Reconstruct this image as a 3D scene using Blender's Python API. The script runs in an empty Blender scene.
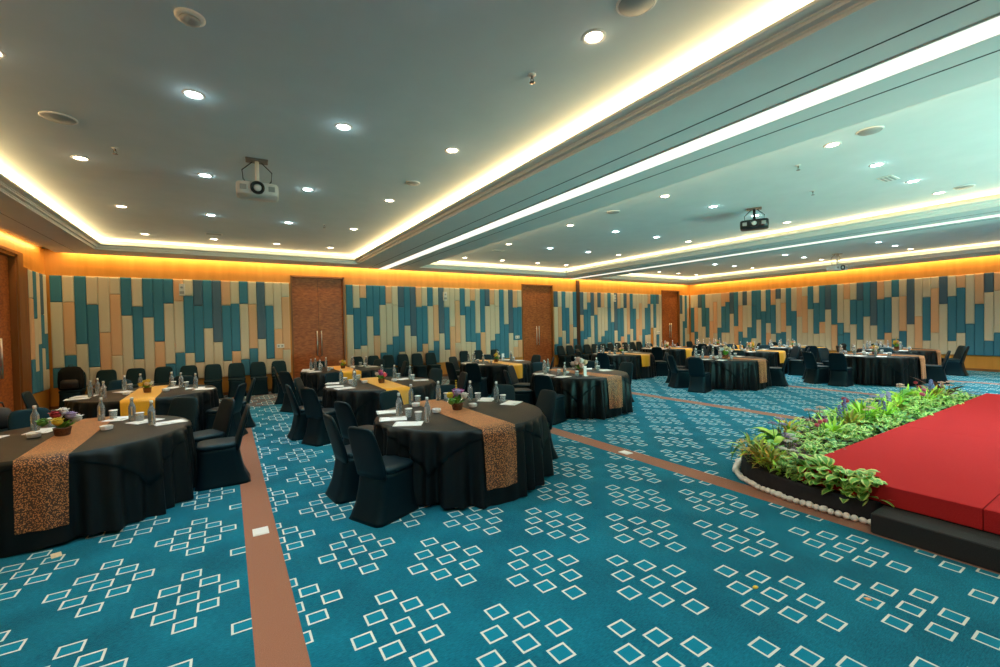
import bpy, math, random
from mathutils import Matrix, Vector
PI = math.pi
R = random.Random(7)
C = bpy.context.scene.collection
SC = bpy.context.scene

# ------------------------------------------------------------------ camera, world, exposure
CAM_H = 1.72
FPX = 437.7
def cam_matrix():
    yaw, pit, rol = (math.radians(a) for a in (-31.949, -1.068, -1.107))
    base = Matrix(((1, 0, 0), (0, 0, -1), (0, 1, 0)))
    return Matrix.Rotation(yaw, 3, 'Z') @ Matrix.Rotation(pit, 3, 'X') @ base @ Matrix.Rotation(rol, 3, 'Z')
CM = cam_matrix()
cd = bpy.data.cameras.new('camera')
cd.sensor_fit = 'HORIZONTAL'; cd.sensor_width = 36.0; cd.lens = FPX / 1000 * 36; cd.clip_end = 100
cam = bpy.data.objects.new('camera', cd); C.objects.link(cam)
cam.matrix_world = Matrix.Translation((0, 0, CAM_H)) @ CM.to_4x4()
SC.camera = cam
def project(p):                       # world point -> pixel, only used to count "nth from the left"
    c = CM.transposed() @ (Vector(p) - Vector((0, 0, CAM_H)))
    if c.z > -0.05: return None
    return 500 - c.x / c.z * FPX, 333.5 + c.y / c.z * FPX
w = bpy.data.worlds.new('world'); SC.world = w; w.use_nodes = True
w.node_tree.nodes['Background'].inputs[0].default_value = (0.5, 0.62, 0.7, 1)
w.node_tree.nodes['Background'].inputs[1].default_value = 0.0
vs = SC.view_settings
vs.view_transform = 'Standard'; vs.look = 'None'; vs.gamma = 1; vs.use_curve_mapping = False
vs.exposure = 0.15
SC.cycles.max_bounces = 8; SC.cycles.diffuse_bounces = 5; SC.cycles.glossy_bounces = 3
SC.cycles.transmission_bounces = 5; SC.cycles.transparent_max_bounces = 6
SC.cycles.sample_clamp_indirect = 4.0
SC.cycles.caustics_reflective = False; SC.cycles.caustics_refractive = False

# ------------------------------------------------------------------ room dimensions (metres)
YB, XL, XR, YF = 13.79, -3.446, 19.97, -4.6           # back wall, left wall, right wall, wall behind the camera
ZS, ZC = 3.543, 3.77                                   # soffit and raised ceiling
BAYS = [(-2.39, 3.22), (5.06, 10.95), (12.80, 18.40)]  # raised trays between the soffits and beams
TY0, TY1 = -3.6, 12.75
SLOT = 0.24

# ------------------------------------------------------------------ lamps of the room
WARM = (1.0, 0.66, 0.26); COVE = (1.0, 0.69, 0.32); COOL = (0.66, 0.93, 1.0); AMBER = (1.0, 0.78, 0.52)
P_SLOT, P_COVE, P_COOL, P_AMBER = 6.5, 8.5, 78.0, 46.0
P_ADDED_WASH = 720.0; MINT = (.42, 1.0, .84); P_ADDED_HALO = .4  # powers and tint of the added wash lights and added halo lamps
def area(name, loc, size, size_y, direction, color, power, spread=PI):
    l = bpy.data.lights.new(name, 'AREA'); l.shape = 'RECTANGLE'; l.size = size; l.size_y = size_y
    l.color = color; l.energy = power; l.spread = spread
    o = bpy.data.objects.new(name, l); C.objects.link(o); o.location = loc
    d = Vector(direction).normalized()
    x = Vector((0, 1, 0)) if abs(d.y) < .5 and size < size_y else Vector((1, 0, 0))
    return o, d
def strip(name, a, b, width, direction, color, power_per_m):
    """a long narrow lamp from a to b shining along direction"""
    a, b = Vector(a), Vector(b); L = (b - a).length
    l = bpy.data.lights.new(name, 'AREA'); l.shape = 'RECTANGLE'; l.size = L; l.size_y = width
    l.color = color; l.energy = power_per_m * L
    o = bpy.data.objects.new(name, l); C.objects.link(o)
    X = (b - a).normalized(); Z = -Vector(direction).normalized()
    Z = (Z - X * Z.dot(X)).normalized(); Y = Z.cross(X)
    m = Matrix((X, Y, Z)).transposed().to_4x4(); m.translation = (a + b) / 2
    o.matrix_world = m
    return o
# light slots between the soffit and the walls
zs = ZS + 0.07
strip('slot_lamp_back', (XL + .3, YB - .13, zs), (XR - .2, YB - .13, zs), .08, (0, .35, -1), WARM, P_SLOT)
strip('slot_lamp_left', (XL + .13, YF + .3, zs), (XL + .13, YB - .3, zs), .08, (-.35, 0, -1), WARM, P_SLOT * .7)
strip('slot_lamp_right', (XR - .13, YF + .3, zs), (XR - .13, YB - .3, zs), .08, (.35, 0, -1), WARM, P_SLOT)
# cove lamps in the trough of each tray
for k, (a, b) in enumerate(BAYS):
    zc = ZS + .125; d = .0
    strip('cove_lamp_west', (a - d, TY0, zc), (a - d, TY1, zc), .06, (.55, 0, 1), COVE, P_COVE)
    strip('cove_lamp_east', (b + d, TY0, zc), (b + d, TY1, zc), .06, (-.55, 0, 1), COVE, P_COVE)
    strip('cove_lamp_north', (a, TY1 + d, zc), (b, TY1 + d, zc), .06, (0, -.55, 1), COVE, P_COVE)
# (the downlights carry their own lamps and are built further down)

# ------------------------------------------------------------------ materials
def nt(m): m.use_nodes = True; return m.node_tree
def mat(name, col, rough=.6, metal=0., spec=.5, sheen=0., sheen_col=None, trans=0., emit=None, emit_s=0., coat=0.):
    m = bpy.data.materials.new(name); t = nt(m); b = t.nodes['Principled BSDF']
    b.inputs['Base Color'].default_value = (*col, 1); b.inputs['Roughness'].default_value = rough
    b.inputs['Metallic'].default_value = metal; b.inputs['Specular IOR Level'].default_value = spec
    b.inputs['Sheen Weight'].default_value = sheen
    if sheen_col: b.inputs['Sheen Tint'].default_value = (*sheen_col, 1)
    b.inputs['Transmission Weight'].default_value = trans
    b.inputs['Coat Weight'].default_value = coat
    if emit: b.inputs['Emission Color'].default_value = (*emit, 1); b.inputs['Emission Strength'].default_value = emit_s
    return m
class G:
    """tiny helper for shader maths"""
    def __init__(s, m): s.t = m.node_tree; s.n = s.t.nodes; s.l = s.t.links
    def set(s, inp, v):
        if hasattr(v, 'is_output') or isinstance(v, bpy.types.NodeSocket): s.l.new(v, inp)
        else: inp.default_value = v
    def m(s, op, a, b=0.0, c=None):
        n = s.n.new('ShaderNodeMath'); n.operation = op
        s.set(n.inputs[0], a); s.set(n.inputs[1], b)
        if c is not None: s.set(n.inputs[2], c)
        return n.outputs[0]
    def mix(s, f, a, b):
        n = s.n.new('ShaderNodeMix'); n.data_type = 'RGBA'
        s.set(n.inputs[0], f); s.set(n.inputs[6], a if not isinstance(a, tuple) else (*a, 1)); s.set(n.inputs[7], b if not isinstance(b, tuple) else (*b, 1))
        return n.outputs[2]
    def coords(s, scale=(1, 1, 1), kind='Object'):
        tc = s.n.new('ShaderNodeTexCoord'); mp = s.n.new('ShaderNodeMapping'); mp.inputs['Scale'].default_value = scale
        s.l.new(tc.outputs[kind], mp.inputs[0]); return mp.outputs[0]
    def noise(s, vec, scale=5., detail=3., rough=.5):
        n = s.n.new('ShaderNodeTexNoise'); n.inputs['Scale'].default_value = scale; n.inputs['Detail'].default_value = detail
        n.inputs['Roughness'].default_value = rough
        s.l.new(vec, n.inputs['Vector']); return n.outputs['Fac']
    def voronoi(s, vec, scale=5.):
        n = s.n.new('ShaderNodeTexVoronoi'); n.inputs['Scale'].default_value = scale; s.l.new(vec, n.inputs['Vector']); return n.outputs['Distance']
    def ramp(s, f, stops):
        n = s.n.new('ShaderNodeValToRGB'); e = n.color_ramp.elements
        e[0].position = stops[0][0]; e[0].color = (*stops[0][1], 1); e[1].position = stops[-1][0]; e[1].color = (*stops[-1][1], 1)
        for p, c in stops[1:-1]: q = e.new(p); q.color = (*c, 1)
        s.l.new(f, n.inputs[0]); return n.outputs[0]
    def bump(s, h, strength=.2, dist=.01):
        n = s.n.new('ShaderNodeBump'); n.inputs['Strength'].default_value = strength; n.inputs['Distance'].default_value = dist
        s.l.new(h, n.inputs['Height']); s.l.new(n.outputs[0], s.n['Principled BSDF'].inputs['Normal'])
    def color(s, c): s.l.new(c, s.n['Principled BSDF'].inputs['Base Color'])
def noisy(name, stops, scale, rough=.7, vec=(1, 1, 1), detail=4., bump=0., bscale=None, **k):
    m = mat(name, stops[0][1], rough, **k); g = G(m); v = g.coords(vec)
    f = g.noise(v, scale, detail); g.color(g.ramp(f, stops))
    if bump: g.bump(g.noise(g.coords((1, 1, 1)), bscale or scale * 4, 2), bump)
    return m
M = {}
M['plaster'] = noisy('ceiling_paint', [(.3, (.66, .73, .745)), (.7, (.70, .765, .78))], 3, .85)
M['soffit'] = noisy('soffit_paint', [(.3, (.68, .74, .74)), (.7, (.72, .77, .77))], 3, .8)
M['mould'] = mat('moulding_paint', (.82, .83, .80), .5)
M['seam'] = mat('dark_joint', (.03, .035, .035), .7)
M['veneer'] = noisy('maple_veneer', [(.25, (.56, .245, .035)), (.55, (.64, .29, .05)), (.8, (.70, .335, .065))], 6, .42, (1.2, 1.2, .12), 5)
M['burl'] = noisy('burl_door_veneer', [(.3, (.23, .058, .013)), (.5, (.38, .104, .022)), (.72, (.51, .165, .038))], 22, .5, (.45, .45, 1.2), 6)
M['frame'] = noisy('door_frame_wood', [(.3, (.20, .075, .018)), (.7, (.28, .11, .028))], 8, .45, (1, 1, .15))
M['darkwood'] = mat('dark_frame', (.06, .022, .008), .5)
M['steel'] = mat('brushed_steel', (.75, .73, .7), .3, metal=1.)
M['white_plastic'] = mat('white_plastic', (.78, .77, .74), .4)
M['grey_plastic'] = mat('grey_plastic', (.35, .37, .37), .5)
M['black_plastic'] = mat('black_plastic', (.015, .016, .018), .45)
M['black_hole'] = mat('recess_black', (.01, .01, .01), .8)
def cloth_mat(name, col, v=.12):
    m = mat(name, col, .95, spec=.12); g = G(m); f = g.noise(g.coords((1, 1, 1)), 260, 2)
    g.color(g.mix(f, tuple(c * (1 - v) for c in col), tuple(c * (1 + v) for c in col))); g.bump(f, .25, .004); return m
M['pad_beige'] = cloth_mat('beige_fabric', (.66, .61, .47))
M['pad_tan'] = cloth_mat('tan_fabric', (.74, .47, .28))
M['pad_blue'] = cloth_mat('blue_fabric', (.055, .215, .33))
M['pad_slate'] = cloth_mat('slate_fabric', (.085, .155, .225))
M['linen'] = mat('black_linen', (.0036, .0050, .0060), .46, spec=.30); M['linen'].node_tree.nodes['Principled BSDF'].inputs['Specular Tint'].default_value = (.72, .95, 1, 1)
g = G(M['linen']); g.bump(g.noise(g.coords((1, 1, 1)), 420, 2), .2, .003)
M['stretch'] = mat('black_stretch_cover', (.0022, .0072, .0115), .47, spec=.30)
M['stretch'].node_tree.nodes['Principled BSDF'].inputs['Specular Tint'].default_value = (.36, .84, 1, 1)
M['leg'] = mat('table_leg_metal', (.25, .22, .2), .35, metal=.8)
M['ply'] = mat('table_board', (.35, .25, .15), .6)
def runner_brown():
    m = mat('copper_leopard_runner', (.5, .2, .08), .5, sheen=.2); g = G(m); v = g.coords((1, 1, 1))
    d = g.voronoi(v, 95); n = g.noise(v, 60, 3)
    f = g.m('SUBTRACT', d, g.m('MULTIPLY', n, .75)); 
    g.color(g.ramp(f, [(.0, (.54, .22, .07)), (.03, (.42, .16, .05)), (.07, (.035, .012, .006))])); m.node_tree.nodes['Principled BSDF'].inputs['Sheen Weight'].default_value = .9; m.node_tree.nodes['Principled BSDF'].inputs['Sheen Tint'].default_value = (1, .5, .25, 1); return m
M['runner_brown'] = runner_brown()
def satin():
    m = mat('gold_satin_runner', (.84, .39, .018), .30, sheen=.2); g = G(m)
    g.bump(g.noise(g.coords((9, 1.2, 2)), 3, 3), .5, .02); return m
M['runner_gold'] = satin()
M['glass'] = mat('clear_glass', (.80, .88, .91), .04, trans=.78, spec=.6); M['glass'].node_tree.nodes['Principled BSDF'].inputs['IOR'].default_value = 1.33
M['tumbler'] = mat('tumbler_glass', (.62, .74, .78), .04, spec=.9); M['tumbler'].node_tree.nodes['Principled BSDF'].inputs['Alpha'].default_value = .28
M['cap'] = mat('bottle_cap', (.8, .8, .78), .4)
M['paper'] = mat('white_paper', (.8, .8, .78), .7)
M['china'] = mat('white_china', (.82, .82, .8), .18)
M['basket'] = noisy('brown_basket', [(.35, (.08, .03, .012)), (.65, (.22, .09, .035))], 90, .7)
M['red_carpet'] = noisy('red_carpet', [(.3, (.44, .018, .022)), (.7, (.55, .034, .038))], 160, .95, spec=.1, bump=.35)
M['black_carpet'] = noisy('black_step_carpet', [(.3, (.012, .013, .014)), (.7, (.022, .024, .025))], 140, .95, bump=.3)
M['skirt'] = noisy('planter_cloth', [(.3, (.007, .007, .009)), (.7, (.014, .014, .018))], 30, .8)
M['soil'] = noisy('soil', [(.3, (.015, .011, .008)), (.7, (.05, .035, .022))], 60, .95, bump=.5)
M['pebble'] = noisy('white_pebble', [(.3, (.82, .78, .70)), (.7, (.92, .89, .82))], 20, .5)
def leafm(name, a, b, rough=.45): return noisy(name, [(.3, a), (.7, b)], 25, rough)
M['leaf_mid'] = leafm('leaf_green', (.07, .30, .035), (.15, .46, .06))
M['leaf_edge'] = leafm('leaf_edge_lime', (.48, .68, .14), (.68, .82, .28))
M['leaf_lime'] = leafm('leaf_lime', (.30, .58, .03), (.46, .74, .05))
M['leaf_deep'] = leafm('leaf_deep_green', (.015, .13, .035), (.035, .22, .06))
M['leaf_orange'] = leafm('croton_orange', (.62, .30, .03), (.72, .48, .06))
M['leaf_olive'] = leafm('croton_olive', (.22, .27, .04), (.36, .36, .06))
M['leaf_purple'] = leafm('purple_leaf', (.06, .03, .045), (.14, .07, .085))
M['leaf_rust'] = leafm('rust_leaf', (.14, .035, .02), (.24, .075, .035))
M['leaf_mint'] = leafm('mint_leaf', (.16, .48, .13), (.30, .62, .22))
M['stem'] = mat('stem', (.06, .14, .03), .6)
FL = {'white': (.85, .82, .78), 'lilac': (.42, .36, .62), 'blue': (.20, .22, .50), 'pink': (.75, .12, .22), 'blush': (.80, .52, .45),
      'yellow': (.80, .55, .04), 'magenta': (.42, .06, .32), 'crimson': (.40, .02, .04), 'cream': (.80, .66, .42), 'peach': (.80, .42, .22), 'green': (.12, .35, .05)}
for k, c in FL.items(): M['fl_' + k] = noisy('petal_' + k, [(.3, tuple(x * .75 for x in c)), (.7, c)], 60, .6)
M['lens_cool'] = mat('lamp_lens_cool', (.9, .95, 1), .3, emit=(.80, .98, 1.0), emit_s=30)
M['lens_warm'] = mat('lamp_lens_warm', (1, .9, .8), .3, emit=(1.0, .80, .55), emit_s=22)
M['diffuser'] = mat('strip_diffuser', (.9, .9, .85), .4, emit=(1.0, .95, .82), emit_s=1.0)
M['backpack'] = mat('backpack_nylon', (.006, .007, .007), .8, spec=.2)
M['bag'] = mat('bag_leather', (.012, .012, .016), .45)

def carpet():
    m = mat('patterned_carpet', (0, .16, .23), .95, spec=.08, sheen=.15, sheen_col=(.3, .8, .9)); g = G(m)
    tc = g.n.new('ShaderNodeTexCoord'); sp = g.n.new('ShaderNodeSeparateXYZ'); g.l.new(tc.outputs['Object'], sp.inputs[0])
    x0, y = sp.outputs[0], sp.outputs[1]
    left = g.m('LESS_THAN', x0, .2)
    x = g.m('ADD', x0, g.m('MULTIPLY', left, .045))            # the roll left of the first stripe is laid a little off
    PX, PY = 1.027, 1.022
    def lattice(ox, oy):
        def loc(v, o, p):
            f = g.m('FRACT', g.m('ADD', g.m('DIVIDE', g.m('SUBTRACT', v, o), p), 20.5)); return g.m('MULTIPLY', g.m('SUBTRACT', f, .5), p)
        u, v = loc(x, ox, PX), loc(y, oy, PY)
        A, B = .1115, .156
        s = g.m('MULTIPLY', g.m('ADD', g.m('DIVIDE', u, A), g.m('DIVIDE', v, B)), .5)
        t = g.m('MULTIPLY', g.m('SUBTRACT', g.m('DIVIDE', u, A), g.m('DIVIDE', v, B)), .5)
        cl = lambda q: g.m('MAXIMUM', g.m('MINIMUM', g.m('ROUND', q), 1.), -1.)
        i, j = cl(s), cl(t)
        du = g.m('ABSOLUTE', g.m('SUBTRACT', u, g.m('MULTIPLY', g.m('ADD', i, j), A)))
        dv = g.m('ABSOLUTE', g.m('SUBTRACT', v, g.m('MULTIPLY', g.m('SUBTRACT', i, j), B)))
        outer = g.m('MULTIPLY', g.m('LESS_THAN', du, .059), g.m('LESS_THAN', dv, .055))
        inner = g.m('MULTIPLY', g.m('LESS_THAN', du, .0465), g.m('LESS_THAN', dv, .0425))
        return outer, inner
    o1, i1 = lattice(.816, 2.433); o2, i2 = lattice(.816 + PX / 2, 2.433 + PY / 2)
    outer, inner = g.m('MAXIMUM', o1, o2), g.m('MAXIMUM', i1, i2)
    line = g.m('SUBTRACT', outer, inner)
    v = g.coords((1, 1, 1)); fib = g.noise(g.coords((34, 150, 1)), 1, 3, .6); blot = g.noise(v, 2.2, 4)
    base = g.ramp(g.m('ADD', g.m('MULTIPLY', fib, .6), g.m('MULTIPLY', blot, .4)),
                  [(.30, (.0010, .054, .090)), (.5, (.0015, .116, .185)), (.70, (.003, .19, .285))])
    wn = g.noise(v, 1.1, 3)
    brd = g.m('GREATER_THAN', g.m('ADD', y, g.m('MULTIPLY', wn, .25)), 11.35)    # the woven border along the back wall
    base = g.mix(brd, base, (.085, .062, .068))
    base = g.mix(inner, base, (.002, .185, .29))
    base = g.mix(line, base, (.62, .66, .60))
    # brown rolls between the panels
    br = None
    for a, b in ((.08, .32), (4.31, 4.575), (8.26, 8.52), (12.22, 12.46), (16.3, 16.54)):
        q = g.m('MULTIPLY', g.m('GREATER_THAN', x0, a), g.m('LESS_THAN', x0, b)); br = q if br is None else g.m('MAXIMUM', br, q)
    brc = g.ramp(g.noise(v, 210, 2), [(.3, (.24, .09, .05)), (.7, (.36, .155, .095))])
    base = g.mix(br, base, brc)
    g.color(base); g.bump(g.noise(v, 330, 2), .5, .006)
    return m
M['carpet'] = carpet()

# ------------------------------------------------------------------ mesh helpers
class MB:
    def __init__(s): s.v = []; s.f = []; s.mi = []; s.sm = []
    def add(s, vs_, fs, mi=0, smooth=False):
        o = len(s.v); s.v += [tuple(p) for p in vs_]
        for f in fs: s.f.append(tuple(i + o for i in f)); s.mi.append(mi); s.sm.append(smooth)
    def box(s, x0, x1, y0, y1, z0, z1, mi=0):
        s.add([(x0, y0, z0), (x1, y0, z0), (x1, y1, z0), (x0, y1, z0), (x0, y0, z1), (x1, y0, z1), (x1, y1, z1), (x0, y1, z1)],
              [(3, 2, 1, 0), (4, 5, 6, 7), (0, 1, 5, 4), (1, 2, 6, 5), (2, 3, 7, 6), (3, 0, 4, 7)], mi)
    def loft(s, rings, cap0=True, cap1=True, mi=0, smooth=True, close=True):
        n = len(rings[0]); vs_ = [p for r in rings for p in r]; fs = []
        for k in range(len(rings) - 1):
            for i in range(n if close else n - 1):
                j = (i + 1) % n; fs.append((k * n + i, k * n + j, (k + 1) * n + j, (k + 1) * n + i))
        if cap0: fs.append(tuple(range(n - 1, -1, -1)))
        if cap1: fs.append(tuple((len(rings) - 1) * n + i for i in range(n)))
        s.add(vs_, fs, mi, smooth)
    def cbox(s, x0, x1, y0, y1, z0, z1, c=.004, mi=0):
        def ring(i, z):
            a, b, p, q = x0 + i, x1 - i, y0 + i, y1 - i
            return [(a + c, p, z), (b - c, p, z), (b, p + c, z), (b, q - c, z), (b - c, q, z), (a + c, q, z), (a, q - c, z), (a, p + c, z)]
        s.loft([ring(c, z0), ring(0, z0 + c), ring(0, z1 - c), ring(c, z1)], mi=mi, smooth=False)
    def lathe(s, prof, n=16, c=(0, 0, 0), mi=0, smooth=True, cap0=True, cap1=True):
        s.loft([[(c[0] + r * math.cos(2 * PI * i / n), c[1] + r * math.sin(2 * PI * i / n), c[2] + z) for i in range(n)] for r, z in prof], cap0, cap1, mi, smooth)
    def tube(s, path, r, n=8, mi=0, r1=None):
        path = [Vector(p) for p in path]; rings = []
        for k, p in enumerate(path):
            t = (path[min(k + 1, len(path) - 1)] - path[max(k - 1, 0)]).normalized()
            u = t.cross(Vector((0, 0, 1)) if abs(t.z) < .9 else Vector((1, 0, 0))).normalized(); w_ = t.cross(u)
            rr = r if r1 is None else r + (r1 - r) * k / (len(path) - 1)
            rings.append([p + (u * math.cos(2 * PI * i / n) + w_ * math.sin(2 * PI * i / n)) * rr for i in range(n)])
        s.loft(rings, mi=mi)
    def mesh(s, name, mats):
        me = bpy.data.meshes.new(name); me.from_pydata(s.v, [], s.f)
        for m in (mats if isinstance(mats, (list, tuple)) else [mats]): me.materials.append(m)
        me.polygons.foreach_set('material_index', s.mi); me.polygons.foreach_set('use_smooth', s.sm); me.update()
        return me
    def build(s, name, mats, parent=None, loc=None, rz=0.):
        o = bpy.data.objects.new(name, s.mesh(name, mats)); C.objects.link(o)
        if parent: o.parent = parent
        if loc: o.location = loc
        o.rotation_euler.z = rz
        return o
def rr(hx, hy, cx=0., cy=0., z=0., n=20, e=4.):
    """ring of a rounded rectangle"""
    out = []
    for i in range(n):
        a = 2 * PI * (i + .5) / n; c_, s_ = math.cos(a), math.sin(a)
        k = (abs(c_) ** e + abs(s_) ** e) ** (-1 / e); out.append((cx + hx * c_ * k, cy + hy * s_ * k, z))
    return out
def tag(o, label, cat, group=None, kind=None):
    if label: o['label'] = label
    if cat: o['category'] = cat
    if group: o['group'] = group
    if kind: o['kind'] = kind
    return o
def thing(name, loc, rz=0., label=None, cat=None, group=None):
    o = bpy.data.objects.new(name, None); C.objects.link(o); o.location = loc; o.rotation_euler.z = rz
    o.empty_display_size = .1
    return tag(o, label, cat, group)
KIDS = {}
def part(o, root): KIDS.setdefault(root.name, []).append(o); return o
def kids(o):
    return [c for c in o.children]
def copy_tree(src, loc=None, rz=None, parent=None):
    """a copy of a thing and of each of its parts and sub-parts (mesh data shared)"""
    c = src.copy(); C.objects.link(c)
    if parent is not None: c.parent = parent
    if loc is not None: c.location = loc
    if rz is not None: c.rotation_euler.z = rz
    for ch in CHILD.get(src.name, []): copy_tree(ch, parent=c)
    return c
CHILD = {}
def remember(root):
    """note the children of a prototype once, so copying is quick"""
    for ch in root.children: CHILD.setdefault(root.name, []).append(ch); remember(ch)
    return root
WORDS = 'zero first second third fourth fifth sixth seventh eighth ninth tenth eleventh twelfth'.split()
def nth(n):
    if n < len(WORDS): return WORDS[n]
    return '%d%s' % (n, 'th' if 10 <= n % 100 <= 20 else {1: 'st', 2: 'nd', 3: 'rd'}.get(n % 10, 'th'))
SERIES = {}
def series(key, o, fmt, cat, group, pos=None):
    """members of a series are told apart by their order from the left in the photograph; labels are given at the end"""
    SERIES.setdefault(key, []).append((o, fmt, pos)); tag(o, None, cat, group)
    return o
def struct(o, label=None):
    o['kind'] = 'structure'
    if label: o['label'] = label
    return o

# ------------------------------------------------------------------ room shell
m = MB(); m.box(XL - .3, XR + .3, YF - .3, YB + .3, -.1, 0)
struct(m.build('floor', M['carpet']))
DOORS = [(1.57, 3.06, 3.265), (9.61, 11.13, 3.29), (17.80, 19.16, 3.27)]
m = MB(); T = .25; x = XL - T
for a, b, h in DOORS:
    m.box(x, a, YB, YB + T, 0, 4.0); m.box(a, b, YB, YB + T, h, 4.0); x = b
m.box(x, XR + T, YB, YB + T, 0, 4.0)
wall_back = struct(m.build('wall_back', M['veneer']))
LD = (10.65, 12.15, 3.27)
m = MB(); m.box(XL - T, XL, YF, LD[0], 0, 4); m.box(XL - T, XL, LD[0], LD[1], LD[2], 4); m.box(XL - T, XL, LD[1], YB, 0, 4)
wall_left = struct(m.build('wall_left', M['veneer']))
m = MB(); m.box(XR, XR + T, YF, YB, 0, 4); wall_right = struct(m.build('wall_right', M['veneer']))
m = MB(); m.box(XL - T, XR + T, YF - T, YF, 0, 4); struct(m.build('wall_front', M['veneer']))

# padded cladding: columns of upholstered blocks, each column written from the top down (colour + height of its lower end in cm)
PAD_A = 'B244,G94,B|G244,O122,B|B147,G|G239,B92,G|G173,O|G264,O117,G|B213,G|G235,B106,G|B208,G|B148,O|B243,G91,B|O249,G118,B|G263,B116,G|D238,B91,G|B179,G|D142,G|O239,B91,G|G244,B116,O|B244,G93,B|G243,O122,B|D147,G|G239,B91,G|G173,O88,G|G264,O115,G'
PAD_B = 'B213,G|G234,B107,G|O265,B117,G|B208,G|B147,O|B244,G92,B|O249,G117,B|G243,G143,B|D237,B92,G|B177,G|D142,G|O238,B89,G|G242,B115,O|B241,G91,B|G245,O123,B|D148,G|G238,B91,G|G171,O|G261,O114,G|B210,G|G241,B116,G|O262,B114,G|G146,B|B148,O|D243,G|O249,G117,B|G242,G141,B|B238,B|G176,B|D142,G|O239,B115,G89,O|G241,B115,O'
PAD_C = 'D242,G92,B|G241,O120,B|B145,G|G239,B91,G|G170,O|B158,G111,B'
PAD_D = 'D209,O142,B|G232,B106,G|O262,B114,G|D205,G|O209,B|D241,G92,B|O241,G116,B|G240,G140,B|B237,B87,G|G177,B|D139,G|O237,B90,G|G240,B111,O|D239,G74,B|O241,O120,B|B144,G|G237,B90,G|G188,O|G262,O113,G|G141,B|G241,B113,G|O259,B115,G|B259,G146|B146,G|D260,G113,B|G242,G'
PAD_E = 'D212,G|G175,B129,B|B140,G|G240,O110,G'
PAD_R = 'G242,B117,O|G241,O121,B|D240,G|B146,G|G238,B92,G|G172,O|G265,O114,G|G141,B|O241,B117,G|O261,B117,G|D205,G|B147,O|G242,O122,B|D241,G95,B|G242,G142,B|B238,B92,G|B175,G|G211,B|B159,G117,O|O237,B112,G|D262,G116,B|G244,O121,B|B147,G|G208,B|O184,G|G267,O118,G|B213,G|G237,B114,G|B161,O117,G|D209,G|B150,O|G156,B110,B|O246,G119,B|G242,B150,G|D239,B93,G|B178,G|D145,G|O239,B94,G|G245,B119,O|B245,G97,B|G246,O125,B|D148,G|G175,O|G239,B93,G|G267,O120,G|D214,G|G238,B93,G|O264,B119,G|G148,B|O210,B|D245,G95,B|O249,G120,B|G240,B115,G|B210,G|G171,O|D243,G'
PAD_L = 'G173,B93,G|D215,B141,G|G150,B|B205,G93,B|G247,O120,B'
PZ0, PZ1 = .488, 3.05
SLOTS = {'G': 0, 'O': 1, 'B': 2, 'D': 3}
def cladding(name, spec, e0, e1, frame, parent, fill=None):
    """frame(u, depth, z) places a point: u along the wall, depth out of the wall"""
    m = MB(); cols = spec.split('|'); wd = (e1 - e0) / len(cols)
    for k, col in enumerate(cols):
        z1 = PZ1; toks = col.split(',')
        for t in toks:
            z0 = int(t[1:]) / 100 if len(t) > 1 else PZ0
            ua, ub = e0 + k * wd, e0 + (k + 1) * wd
            if ub < ua: ua, ub = ub, ua
            rings = []
            for ins, dep in ((.0015, 0), (.0015, .024), (.006, .036), (.016, .044), (.04, .048)):
                a, b, p, q = ua + ins, ub - ins, z0 + ins, z1 - ins
                rings.append([frame(a, dep, p), frame(b, dep, p), frame(b, dep, q), frame(a, dep, q)])
            m.loft(rings, False, True, SLOTS[t[0]], False); z1 = z0
    return m.build(name, [M['pad_beige'], M['pad_tan'], M['pad_blue'], M['pad_slate']], parent)
fb = lambda u, d, z: (u, YB - d, z)
fr = lambda u, d, z: (XR - d, u, z)
fl = lambda u, d, z: (XL + d, u, z)
cladding('padded_panels', PAD_A, -3.37, 1.53, fb, wall_back)
cladding('padded_panels', PAD_B, 3.095, 9.58, fb, wall_back)
cladding('padded_panels', PAD_C, 11.16, 12.35, fb, wall_back)
cladding('padded_panels', PAD_D, 12.54, 17.77, fb, wall_back)
cladding('padded_panels', PAD_E, 19.19, 19.90, fb, wall_back)
cladding('padded_panels', PAD_R, 13.70, 2.36, fr, wall_right)
cladding('padded_panels', PAD_L, 13.70, 12.70, fl, wall_left)
m = MB(); m.box(12.36, 12.53, YB - .045, YB, 0, 3.53); m.build('partition_post', M['darkwood'], wall_back)
for nm, par, bx in (('kick_board', wall_back, [(XL, 1.5, YB - .02, YB), (3.1, 9.56, YB - .02, YB), (11.18, 17.75, YB - .02, YB)]), ('kick_board', wall_right, [(XR - .02, XR, YF, 13.7)])):
    m = MB()
    for b in bx: m.box(*b, 0, .075)
    m.build(nm, M['frame'], par)

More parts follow.
